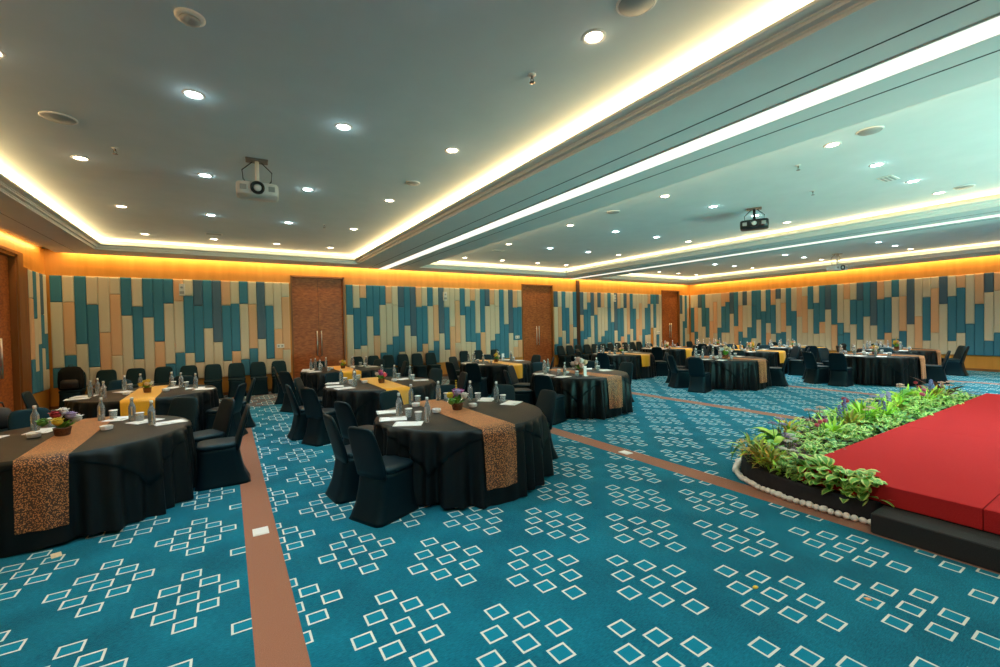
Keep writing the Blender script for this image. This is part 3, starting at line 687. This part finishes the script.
def arrangement(k, x, y):
    cols, s, tall, words_ = FLOWERS[k]; cols = cols.split(); rnd = random.Random(k)
    t = thing('flower_arrangement', (x, y, ZT + .007), rnd.random() * 6, 'basket of %s flowers on %s' % (words_, TN[k]), 'flower arrangement', 'flower centrepieces')
    m = MB(); m.lathe([(.04 * s, 0), (.046 * s, .004), (.056 * s, .07), (.059 * s, .075), (.052 * s, .076), (.048 * s, .06), (.0, .06)], 16, cap1=False); m.build('basket', M['basket'], t)
    m = MB()
    for i in range(26):
        a = rnd.random() * 6.28; r_ = rnd.uniform(.03, .095) * s; z = rnd.uniform(.07, .14) * s
        p = Vector((.02 * math.cos(a), .02 * math.sin(a), .07)); q = Vector((r_ * math.cos(a), r_ * math.sin(a), z)); d = (q - p); u = Vector((-math.sin(a), math.cos(a), 0)) * .014 * s
        m.add([p, p + d * .6 - u + Vector((0, 0, .01)), q, p + d * .6 + u + Vector((0, 0, .01))], [(0, 1, 2, 3)], 0, False)
    m.build('greenery', M['leaf_mid'], t)
    for i, c in enumerate(cols):
        a = 2.4 * i + .5; r_ = (.02 + .013 * i) * s * (.6 if i == 0 else 1); z = (.175 - .012 * i + rnd.uniform(-.01, .012)) * s
        m = MB(); petal_ball(m, (r_ * math.cos(a) * 1.15, r_ * math.sin(a) * 1.15, z), .050 * s, 0, 12); m.build('blossom', M['fl_' + c], t)
    if tall:
        m = MB()
        for i in range(7): petal_ball(m, (-.02 + .004 * i, .01, (.15 + .022 * i) * s), (.020 - .0015 * i) * s, 0, 7)
        m.build('flower_spike', M['fl_yellow'], t)
SET = {1: {'b': [(-.37, .45), (.09, .70), (.39, .47), (.61, .05)], 'g': [(-.72, .55), (-.28, .60), (.18, .77), (.47, .38)], 'p': [(-.68, .28), (-.30, .40), (.24, .70), (.52, .34), (.76, .08)], 'd': [(-.28, .06), (.13, .06)], 'f': (-.06, -.02)},
       2: {'b': [(-.67, -.13), (-.66, .25), (-.47, -.40), (-.36, .46), (-.18, .71), (.26, .69), (.42, .38), (.65, .02)], 'g': [(-.31, .60), (-.04, .80), (.30, .54), (.50, .30)], 'p': [(-.80, -.22), (-.78, .06), (-.34, .30), (.32, .40), (.64, .05), (.78, -.20)], 'd': [(-.24, -.16), (.24, -.07)], 'f': (.01, -.10)},
       3: {'b': [(-.67, .17), (-.53, -.30), (-.30, .78), (.10, .84), (.45, .60), (.66, .28)], 'g': [(-.60, .06), (-.58, -.18), (-.20, .82), (.20, .80), (.53, .54), (.70, .19)], 'p': [(-.68, .48), (-.77, .07), (-.72, -.26), (.28, .70), (.64, .50), (.76, .08)], 'd': [(-.23, .12), (.23, .15), (-.30, .62)], 'f': (.01, .10)},
       4: {'b': [(-.61, .34), (-.50, -.17), (-.27, .80), (.24, .73), (.42, .51), (.60, .15)], 'g': [(-.52, .01), (-.53, .40), (-.22, .70), (.46, .40), (.60, .02)], 'p': [(-.70, .48), (-.78, .02), (-.70, -.32), (.50, .24), (.70, -.13)], 'd': [(-.24, .16), (.26, .05)], 'f': (-.01, -.06)}}
for k, (tx, ty, kind) in TABLES.items():
    if k in SET: S = SET[k]
    else:
        rnd = random.Random(50 + k); j = lambda p, q=.05: (p[0] + rnd.uniform(-q, q), p[1] + rnd.uniform(-q, q))
        S = {'b': [j(p) for p in ((-.64, .22), (-.52, -.22), (-.58, .48), (.40, .60), (.62, .24), (-.28, .68), (.30, .30))], 'g': [j(p, .03) for p in ((-.50, .06), (-.42, .50), (.52, .44), (.56, .05), (-.40, -.40))],
             'p': [j(p, .03) for p in ((-.76, .05), (-.70, -.34), (-.70, .36), (.70, .0), (.60, .42))], 'd': [(-.24, .1), (.24, .14)], 'f': (0, 0)}
    for kk, nm, lab, cat in (('b', 'water_bottle', 'clear water bottle, {n} from left on ', 'bottle'), ('g', 'drinking_glass', 'lidded clear tumbler, {n} from left on ', 'glass'),
                             ('p', 'notepad', 'white notepad, {n} from left on ', 'notepad'), ('d', 'mint_dish', 'small white faceted dish, {n} from left on ', 'dish')):
        for i, (dx, dy) in enumerate(S[kk]):
            rz = math.atan2(dy, dx) + PI / 2 + (.25 * math.sin(9 * dx + 5 * dy)) if kk == 'p' else 0.
            if kk == 'p' and k == 3: rz = (1.35, 1.25, 1.05, -.5, -.75, -1.0)[i]
            if kk == 'p' and k == 1: rz = (1.3, -.2, -.3, -.9, -1.25)[i]
            if kk == 'd' and abs(dx) < .25: dx = math.copysign(.245, dx)
            o = put(nm, tx + dx, ty + dy, rz); series((kk, k), o, lab + TN[k], cat, {'b': 'water bottles on ', 'g': 'glasses on ', 'p': 'notepads on ', 'd': 'dishes on '}[kk] + TN[k])
    arrangement(k, tx + S['f'][0], ty + S['f'][1])
def tent_card(x, y, label):
    t = thing('table_card_holder', (x, y, ZT), .3, label, 'card holder'); m = MB(); m.cbox(-.055, .055, -.04, .04, 0, .012, .003); m.build('holder_base', M['white_plastic'], t)
    m = MB(); m.cbox(-.05, .05, -.006, .006, .012, .19, .002); m.build('card', M['paper'], t)
tent_card(6.58, 10.42, 'upright white card holder on the fourth gold-runner table from left')
tent_card(5.68, 6.12, 'upright white card holder left of the blush flowers on the third copper-runner table')

# backpack and handbag left on chairs
t = thing('backpack', (-2.98, 13.36, .468), PI, 'bulky black backpack resting on the leftmost chair by the padded back wall', 'backpack')
m = MB(); S = [rr(hx, hy, 0, cy, z, 24, 3.2) for z, hx, hy, cy in ((0, .17, .10, 0), (.03, .205, .125, 0), (.2, .215, .135, .0), (.40, .205, .12, -.01), (.49, .15, .09, -.02), (.515, .07, .04, -.02))]
m.loft(S); m.build('pack_body', M['backpack'], t)
m = MB(); S = [rr(hx, .035, 0, .14 + dy, z, 20, 3) for z, hx, dy in ((.04, .13, -.02), (.06, .15, 0), (.2, .145, 0), (.235, .11, -.03))]; m.loft(S); m.build('front_pocket', M['bag'], t)
m = MB(); m.tube([(-.04, -.02, .50), (-.03, -.02, .55), (.03, -.02, .55), (.04, -.02, .50)], .008, 8); m.build('carry_loop', M['black_plastic'], t)
m = MB()
for s in (-1, 1): m.tube([(s * .1, -.1, .40), (s * .13, -.15, .3), (s * .12, -.14, .12), (s * .14, -.1, .04)], .014, 8)
m.build('shoulder_strap', M['black_plastic'], t)
chair(-2.9, 8.45, 20, 'black covered chair by the left wall with a black handbag on its seat', group='chairs by the left wall')
t = thing('handbag', (-2.66, 8.53, .468), .3, 'soft black handbag on the chair by the left wall', 'bag')
m = MB(); m.loft([rr(hx, hy, 0, 0, z, 22, 3) for z, hx, hy in ((0, .15, .08), (.03, .18, .10), (.18, .17, .09), (.26, .13, .06), (.28, .07, .03))]); m.build('bag_body', M['bag'], t)
m = MB(); m.tube([(-.09, 0, .25), (-.07, 0, .34), (.0, 0, .37), (.07, 0, .34), (.09, 0, .25)], .009, 8); m.build('bag_handle', M['bag'], t)

# small litter on the carpet
def scrap(name, x, y, mt, label, cat, r=.022):
    m = MB(); n = 9; rnd = random.Random(int(x * 100))
    ring = lambda k, z: [(r * k * (1 + .3 * math.sin(3 * i + x)) * math.cos(2 * PI * i / n), r * k * .7 * math.sin(2 * PI * i / n), z + .003 * math.sin(2.2 * i)) for i in range(n)]
    m.loft([ring(.9, .003), ring(1, .005), ring(.5, .009)]); tag(m.build(name, mt, None, (x, y, 0), rnd.random() * 3), label, cat)
scrap('fallen_petal', 2.84, 1.51, M['fl_yellow'], 'yellow petal fallen on the open carpet left of the stage', 'petal')
scrap('dry_leaf', 3.28, 1.07, M['fl_peach'], 'pale brown dry leaf on the carpet in front of the black step', 'leaf')
m = MB(); m.cbox(-.03, .03, -.05, .05, 0, .004, .001); tag(m.build('paper_tag', M['fl_cream'], None, (-1.17, 4.70, 0), .3), 'small yellowish tag on the carpet under the front left table hem', 'tag')

# ------------------------------------------------------------------ stage, step, planter, pebbles
SX, SY, SZ = 4.62, 2.05, .325
t = thing('stage', (8.1, -.8, 0), 0, 'low stage platform covered in bright red carpet beyond the black step', 'stage')
m = MB(); m.box(SX + .02 - 8.1, 11.6 - 8.1, -3.4 + .8, SY - .02 + .8, 0, SZ - .012); m.build('platform', M['black_carpet'], t)
yseam, xseam = .83, 7.35
for x0, x1, y0, y1 in ((SX, xseam, yseam, SY), (xseam, 11.6, yseam, SY), (SX, xseam, -3.4, yseam), (xseam, 11.6, -3.4, yseam)):
    m = MB(); m.cbox(x0 + .002 - 8.1, x1 - .002 - 8.1, y0 + .002 + .8, y1 - .002 + .8, SZ - .012, SZ, .004)
    if x0 == SX: m.cbox(SX - .008 - 8.1, SX + .02 - 8.1, y0 + .002 + .8, y1 - .002 + .8, .165, SZ - .001, .004)
    m.build('carpet_sheet', M['red_carpet'], t)
t = thing('stage_step', (4.48, -.6, 0), 0, 'long low black carpeted step along the near edge of the red stage', 'step')
m = MB(); m.cbox(4.33 - 4.48, SX - .012 - 4.48, -3.0 + .0, 1.395 + .6, 0, .163, .008); m.build('tread', M['black_carpet'], t)
OUT = [(4.605, 1.41), (4.56, 1.47), (4.53, 1.6), (4.525, 1.85), (4.54, 2.1), (4.60, 2.35), (4.72, 2.58), (4.92, 2.76), (5.22, 2.88), (5.7, 2.92), (6.6, 2.93), (8.0, 2.93), (9.6, 2.93), (11.2, 2.93), (11.55, 2.9), (11.58, 2.5), (11.58, 2.075), (8.0, 2.075), (4.75, 2.075), (4.605, 2.06)]
def resample(pts, step):
    out = []
    for k in range(len(pts)):
        a, b = Vector(pts[k]), Vector(pts[(k + 1) % len(pts)]); n = max(1, int((b - a).length / step))
        for i in range(n): out.append(a + (b - a) * i / n)
    return out
ol = resample(OUT, .045); cen = Vector((6.5, 2.45))
t = thing('planter', (0, 0, 0), 0, 'long black cloth-skirted planter bed curving round the left corner of the red stage', 'planter')
m = MB(); rings = []
for z, k in ((0, .012), (.05, .006), (.11, .0), (.165, .0), (.18, -.006), (.178, -.02)):
    r_ = []
    for i, p in enumerate(ol):
        a, b = ol[i - 1], ol[(i + 1) % len(ol)]; n_ = Vector(((b - a).y, -(b - a).x)).normalized(); n_ = -n_ if n_.dot(p - Vector((max(4.9, min(11.2, p.x)), 2.45))) < 0 else n_
        wv = .006 * math.sin(i * 1.9) * (1 - z / .2); inner = p.y < 2.09 and p.x > 4.6
        q = p + n_ * (0 if inner else (k + wv)); r_.append((q.x, q.y, z))
    rings.append(r_)
m.loft(rings, True, False); m.build('cloth_skirt', M['skirt'], t)
m = MB(); m.loft([[(p.x, p.y, .166) for p in ol]], False, True, 0, False); m.build('soil_bed', M['soil'], t)
# pebbles along the foot of the planter
PB = [(4.50, 1.44), (4.472, 1.56), (4.465, 1.72), (4.468, 1.9), (4.485, 2.12), (4.545, 2.38), (4.67, 2.62), (4.88, 2.81), (5.2, 2.945), (5.6, 2.985), (6.0, 2.99)]
pts = []; acc = 0.
for k in range(len(PB) - 1):
    a, b = Vector(PB[k]), Vector(PB[k + 1]); L = (b - a).length; d = acc
    while d < L: pts.append(a + (b - a) * d / L); d += .056
    acc = d - L
def pebble_mesh(seed):
    rnd = random.Random(seed); m = MB(); n = 12; rings = []
    for z, r_ in ((.002, .5), (.008, .85), (.016, 1), (.025, .85), (.031, .5), (.033, .15)):
        rings.append([((.024 * r_) * math.cos(2 * PI * i / n) * (1 + .12 * math.sin(2 * i + seed)), .019 * r_ * math.sin(2 * PI * i / n) * (1 + .1 * math.cos(3 * i + seed)), z) for i in range(n)])
    m.loft(rings); return m.mesh('pebble', M['pebble'])
PM = [pebble_mesh(s) for s in range(4)]
for i, p in enumerate(pts):
    o = bpy.data.objects.new('pebble', PM[i % 4]); C.objects.link(o); o.location = (p.x, p.y, 0); o.rotation_euler.z = R.uniform(0, 6.28); s = R.uniform(1.4, 1.75); o.scale = (s, s, s * 1.05)
    tag(o, 'white pebble at the planter foot, %s from the black step' % nth(i + 1), 'pebble', 'white pebbles round the planter')

# added wash lights, unseen at the stage rear, for the mint glow overhead
for i, (px_, tx_) in enumerate(((6.2, 7.2), (8.4, 8.4), (10.6, 9.6))):
    t = thing('added_wash_light', (px_, -3.0, SZ), 0, 'added unseen wash light turned up to the ceiling, %s along the rear stage edge' % nth(i + 1), 'added light', 'added wash lights')
    m = MB(); m.cbox(-.14, .14, -.10, .10, 0, .02, .004); m.build('base', M['black_plastic'], t)
    for s in (-1, 1):
        m = MB(); m.cbox(s * .13 - .008, s * .13 + .008, -.02, .02, .02, .24, .003); m.build('bracket', M['black_plastic'], t)
    m = MB(); m.lathe([(.07, -.12), (.10, -.08), (.115, .08), (.115, .10), (.10, .10), (.095, .06), (.0, .05)], 20, cap1=False); hd = m.build('lamp_head', M['black_plastic'], t)
    aim = (Vector((tx_, 2.2, 3.7)) - Vector((px_, -3.0, SZ + .22))).normalized()
    q = aim.to_track_quat('Z', 'Y'); hd.rotation_mode = 'QUATERNION'; hd.rotation_quaternion = q; hd.location = (0, 0, .22)
    l = bpy.data.lights.new('added_wash_lamp', 'SPOT'); l.energy = P_ADDED_WASH; l.color = MINT; l.spot_size = math.radians(105); l.spot_blend = .8; l.shadow_soft_size = .09
    o = bpy.data.objects.new('added_wash_lamp', l); C.objects.link(o); o.parent = hd; o.location = (0, 0, .10); o.rotation_euler = (PI, 0, 0)

# ------------------------------------------------------------------ plants of the bed
def leaf(m, base, az, el, L, wd, curl=.5, mi=0, me=None, rows=4, fold=.18, tip=.25):
    """one curved leaf: middle strip in mi, margins in me"""
    base = Vector(base); h = Vector((math.cos(az), math.sin(az), 0)); side = Vector((-math.sin(az), math.cos(az), 0)); p = base; vs_ = []; a = el
    prof = [.12, .8, 1.0, .78, tip * .4] if rows == 4 else [.2, .55, .8, .95, 1., .9, .62, .2]
    n = len(prof)
    for k in range(n):
        d = h * math.cos(a) + Vector((0, 0, math.sin(a))); up = Vector((0, 0, 1)) * math.cos(a) - h * math.sin(a); w_ = wd * prof[k]
        vs_ += [p - side * w_ + up * w_ * fold, p - side * w_ * .55 + up * w_ * fold * .45, p, p + side * w_ * .55 + up * w_ * fold * .45, p + side * w_ + up * w_ * fold]
        p = p + d * (L / (n - 1)); a -= curl * 2 / (n - 1)
    f0, f1 = [], []
    for k in range(n - 1):
        for i in range(4):
            q = (k * 5 + i, k * 5 + i + 1, (k + 1) * 5 + i + 1, (k + 1) * 5 + i); (f0 if i in (1, 2) else f1).append(q)
    o = len(m.v); m.add(vs_, f0, mi, True)
    m.v = m.v; m.f += [tuple(i + o for i in f) for f in f1]; m.mi += [mi if me is None else me] * len(f1); m.sm += [True] * len(f1)
def foliage(kind, seed):
    rnd = random.Random(seed); m = MB(); U = rnd.uniform
    if kind == 'variegated':
        for i in range(58):
            a = U(0, 6.28); r_ = U(0, .15); z = U(.03, .21) * (1.15 - r_ * 3); leaf(m, (r_ * math.cos(a), r_ * math.sin(a), z), a + U(-.7, .7), U(-.1, .9), U(.06, .10), U(.022, .035), U(.3, .9), 0, 1)
        return m, [M['leaf_mid'], M['leaf_edge']]
    if kind == 'bigvar':
        for i in range(52):
            a = U(0, 6.28); r_ = U(0, .13); z = U(.02, .25); leaf(m, (r_ * math.cos(a), r_ * math.sin(a), z), a + U(-.5, .5), U(-.2, 1.1), U(.09, .14), U(.034, .050), U(.4, 1.), 0, 1)
        return m, [M['leaf_mid'], M['leaf_edge']]
    if kind == 'fern':
        for i in range(70):
            a = U(0, 6.28); r_ = U(0, .09); leaf(m, (r_ * math.cos(a), r_ * math.sin(a), U(0, .12)), a + U(-.4, .4), U(.4, 1.45), U(.16, .30), U(.008, .014), U(.2, .7), 0)
        return m, [M['leaf_lime']]
    if kind == 'croton':
        for i in range(64):
            a = U(0, 6.28); r_ = U(0, .10); leaf(m, (r_ * math.cos(a), r_ * math.sin(a), U(.02, .2)), a + U(-.5, .5), U(.1, 1.3), U(.10, .19), U(.010, .018), U(.1, .7), rnd.choice((0, 1, 1, 2)))
        return m, [M['leaf_orange'], M['leaf_olive'], M['leaf_lime']]
    if kind == 'hosta':
        for i in range(17):
            a = U(0, 6.28); leaf(m, (.02 * math.cos(a), .02 * math.sin(a), U(.02, .12)), a, U(.5, 1.3), U(.20, .30), U(.045, .065), U(.6, 1.2), rnd.choice((0, 1)), None, 8)
        return m, [M['leaf_mid'], M['leaf_lime']]
    if kind == 'purple':
        for i in range(80):
            a = U(0, 6.28); r_ = U(0, .14); leaf(m, (r_ * math.cos(a), r_ * math.sin(a), U(.02, .2)), a + U(-1, 1), U(-.2, 1.2), U(.05, .08), U(.014, .024), U(.2, .9), 0)
        return m, [M['leaf_purple']]
    if kind == 'mint':
        for i in range(84):
            a = U(0, 6.28); r_ = U(0, .17); leaf(m, (r_ * math.cos(a), r_ * math.sin(a), U(.0, .14)), a + U(-1, 1), U(-.3, .9), U(.05, .085), U(.017, .027), U(.2, .9), rnd.choice((0, 1)))
        return m, [M['leaf_mint'], M['leaf_deep']]
    if kind == 'strap':
        for i in range(9):
            a = 2.0 + U(-1.3, 1.9); leaf(m, (.02 * math.cos(a), .02 * math.sin(a), .05), a, U(.9, 1.3), U(.42, .60), U(.016, .022), U(1.2, 1.6), 0, None, 8)
        return m, [M['leaf_deep']]
    if kind == 'bromeliad':
        for i in range(18):
            a = U(0, 6.28); leaf(m, (.02 * math.cos(a), .02 * math.sin(a), .03), a, U(.4, 1.35), U(.25, .40), U(.018, .028), U(.3, .9), 0, None, 8)
        return m, [M['leaf_rust']]
NAMES = {'variegated': ('variegated_plant', 'lime-edged green leafy plant'), 'bigvar': ('variegated_plant', 'broad-leaved green plant with pale lime edges'), 'fern': ('fern', 'bright lime feathery fern'), 'croton': ('croton', 'orange and olive croton'),
         'hosta': ('hosta', 'broad-leaved glossy green plant'), 'purple': ('purple_foliage_plant', 'dark purple small-leaved plant'), 'mint': ('ground_cover_plant', 'low mint-green ground cover plant'), 'strap': ('strap_leaf_plant', 'arching dark strap-leaved plant'), 'bromeliad': ('bromeliad', 'rust-red spiky bromeliad')}
FCACHE = {}
def plant(kind, x, y, s=1., flowers=None, z=.168, seed=None):
    v = seed if seed is not None else R.randrange(3)
    if (kind, v) not in FCACHE: mb, mats = foliage(kind, v * 17 + len(kind)); FCACHE[(kind, v)] = mb.mesh('foliage', mats)
    nm, lab = NAMES[kind]; t = thing(nm, (x, y, z), R.uniform(0, 6.28) if kind not in ('strap',) else 0); t.scale = (s, s, s)
    o = bpy.data.objects.new('foliage', FCACHE[(kind, v)]); C.objects.link(o); o.parent = t
    if flowers:
        fk, col = flowers; lab = lab + ' with %s %s' % (col, {'umbel': 'flower clusters', 'spike': 'flower spikes', 'daisy': 'blossoms'}[fk]); rnd = random.Random(int(x * 997 + y * 131))
        m = MB()
        n = 2 if fk == 'spike' else 3; tops = []
        for i in range(n):
            a = rnd.uniform(0, 6.28); r_ = rnd.uniform(.03, .10); hgt = rnd.uniform(.26, .34); p = (r_ * math.cos(a), r_ * math.sin(a), hgt); tops.append(p); m.tube([(0, 0, .02), (p[0] * .6, p[1] * .6, hgt * .55), p], .004, 5)
        m.build('stem', M['stem'], t)
        for p in tops:
            m = MB()
            if fk == 'umbel':
                for i in range(9): a = i * 2.4; r_ = .012 * math.sqrt(i) * 1.25; petal_ball(m, (p[0] + r_ * math.cos(a), p[1] + r_ * math.sin(a), p[2] + .008 - r_ * .25), .017, 0, 7)
            elif fk == 'spike':
                for i in range(15): a = i * 2.4; r_ = .022 * (1 - i / 19); petal_ball(m, (p[0] + r_ * math.cos(a), p[1] + r_ * math.sin(a), p[2] - .05 + i * .0095), .017, 0, 6)
            else: petal_ball(m, p, .04, 0, 11)
            m.build('flower_head', M['fl_' + col], t)
    series(('plant', lab), t, lab + ', {n} of its kind from left', 'plant', 'plants of the stage bed')
    return t
# near tip by the step: broad variegated leaves, then the rounded corner, then the row along the stage
for x, y, s in ((4.63, 1.50, .95), (4.62, 1.64, 1.), (4.63, 1.80, 1.), (4.66, 1.96, .95)): plant('bigvar', x, y, s, z=.14)
plant('variegated', 4.68, 2.16, .85); plant('variegated', 4.63, 2.02, .7); plant('croton', 4.66, 2.30, .9); plant('croton', 4.76, 2.48, 1.0); plant('croton', 4.72, 2.38, .8)
plant('fern', 4.86, 2.40, .7); plant('croton', 4.90, 2.64, 1.05); plant('purple', 4.98, 2.22, .95); plant('purple', 5.06, 2.62, .9); plant('variegated', 4.84, 2.22, .8, ('umbel', 'white'))
plant('hosta', 5.22, 2.55, .95); plant('strap', 5.16, 2.62, 1.0); plant('purple', 5.12, 2.36, .9, ('umbel', 'white')); plant('purple', 5.30, 2.42, .85, ('umbel', 'lilac'))
plant('variegated', 5.34, 2.22, 1.); plant('mint', 5.52, 2.18, .95)
x = 5.62; i = 0
while x < 11.45:
    plant(('variegated', 'mint', 'variegated')[i % 3], x, 2.22 + .04 * math.sin(3 * i), R.uniform(.92, 1.12))
    if x < 11.2:
        plant(('variegated', 'variegated', 'fern', 'mint', 'croton')[i % 5], x + .14, 2.50 + .05 * math.sin(5 * i), R.uniform(.9, 1.15), (None, ('daisy', 'pink'), None, ('spike', 'blue'), None, ('umbel', 'blush'), ('spike', 'blue'), None, ('spike', 'lilac'), None)[i % 10])
        plant(('variegated', 'croton', 'hosta', 'fern', 'variegated', 'purple')[(i * 5 + 2) % 6], x + .05, 2.75 + .04 * math.sin(7 * i), R.uniform(.95, 1.2), (('umbel', 'lilac'), None, None, ('umbel', 'blush'), None, ('daisy', 'crimson'), None, ('umbel', 'cream'), None)[i % 9])
    x += .36; i += 1
plant('bromeliad', 11.38, 2.55, 1.5); plant('hosta', 9.1, 2.66, 1.25); plant('fern', 7.75, 2.6, 1.3)

# ------------------------------------------------------------------ labels that count from the left, as the photograph shows them
bpy.context.view_layer.update()
for key, L in SERIES.items():
    def sx(e):
        p = project(e[2] or e[0].location); return p[0] if p else -1e6 + e[0].location.x * 10 + e[0].location.y
    L.sort(key=sx)
    for i, (o, fmt, _) in enumerate(L): o['label'] = fmt.format(n=nth(i + 1))
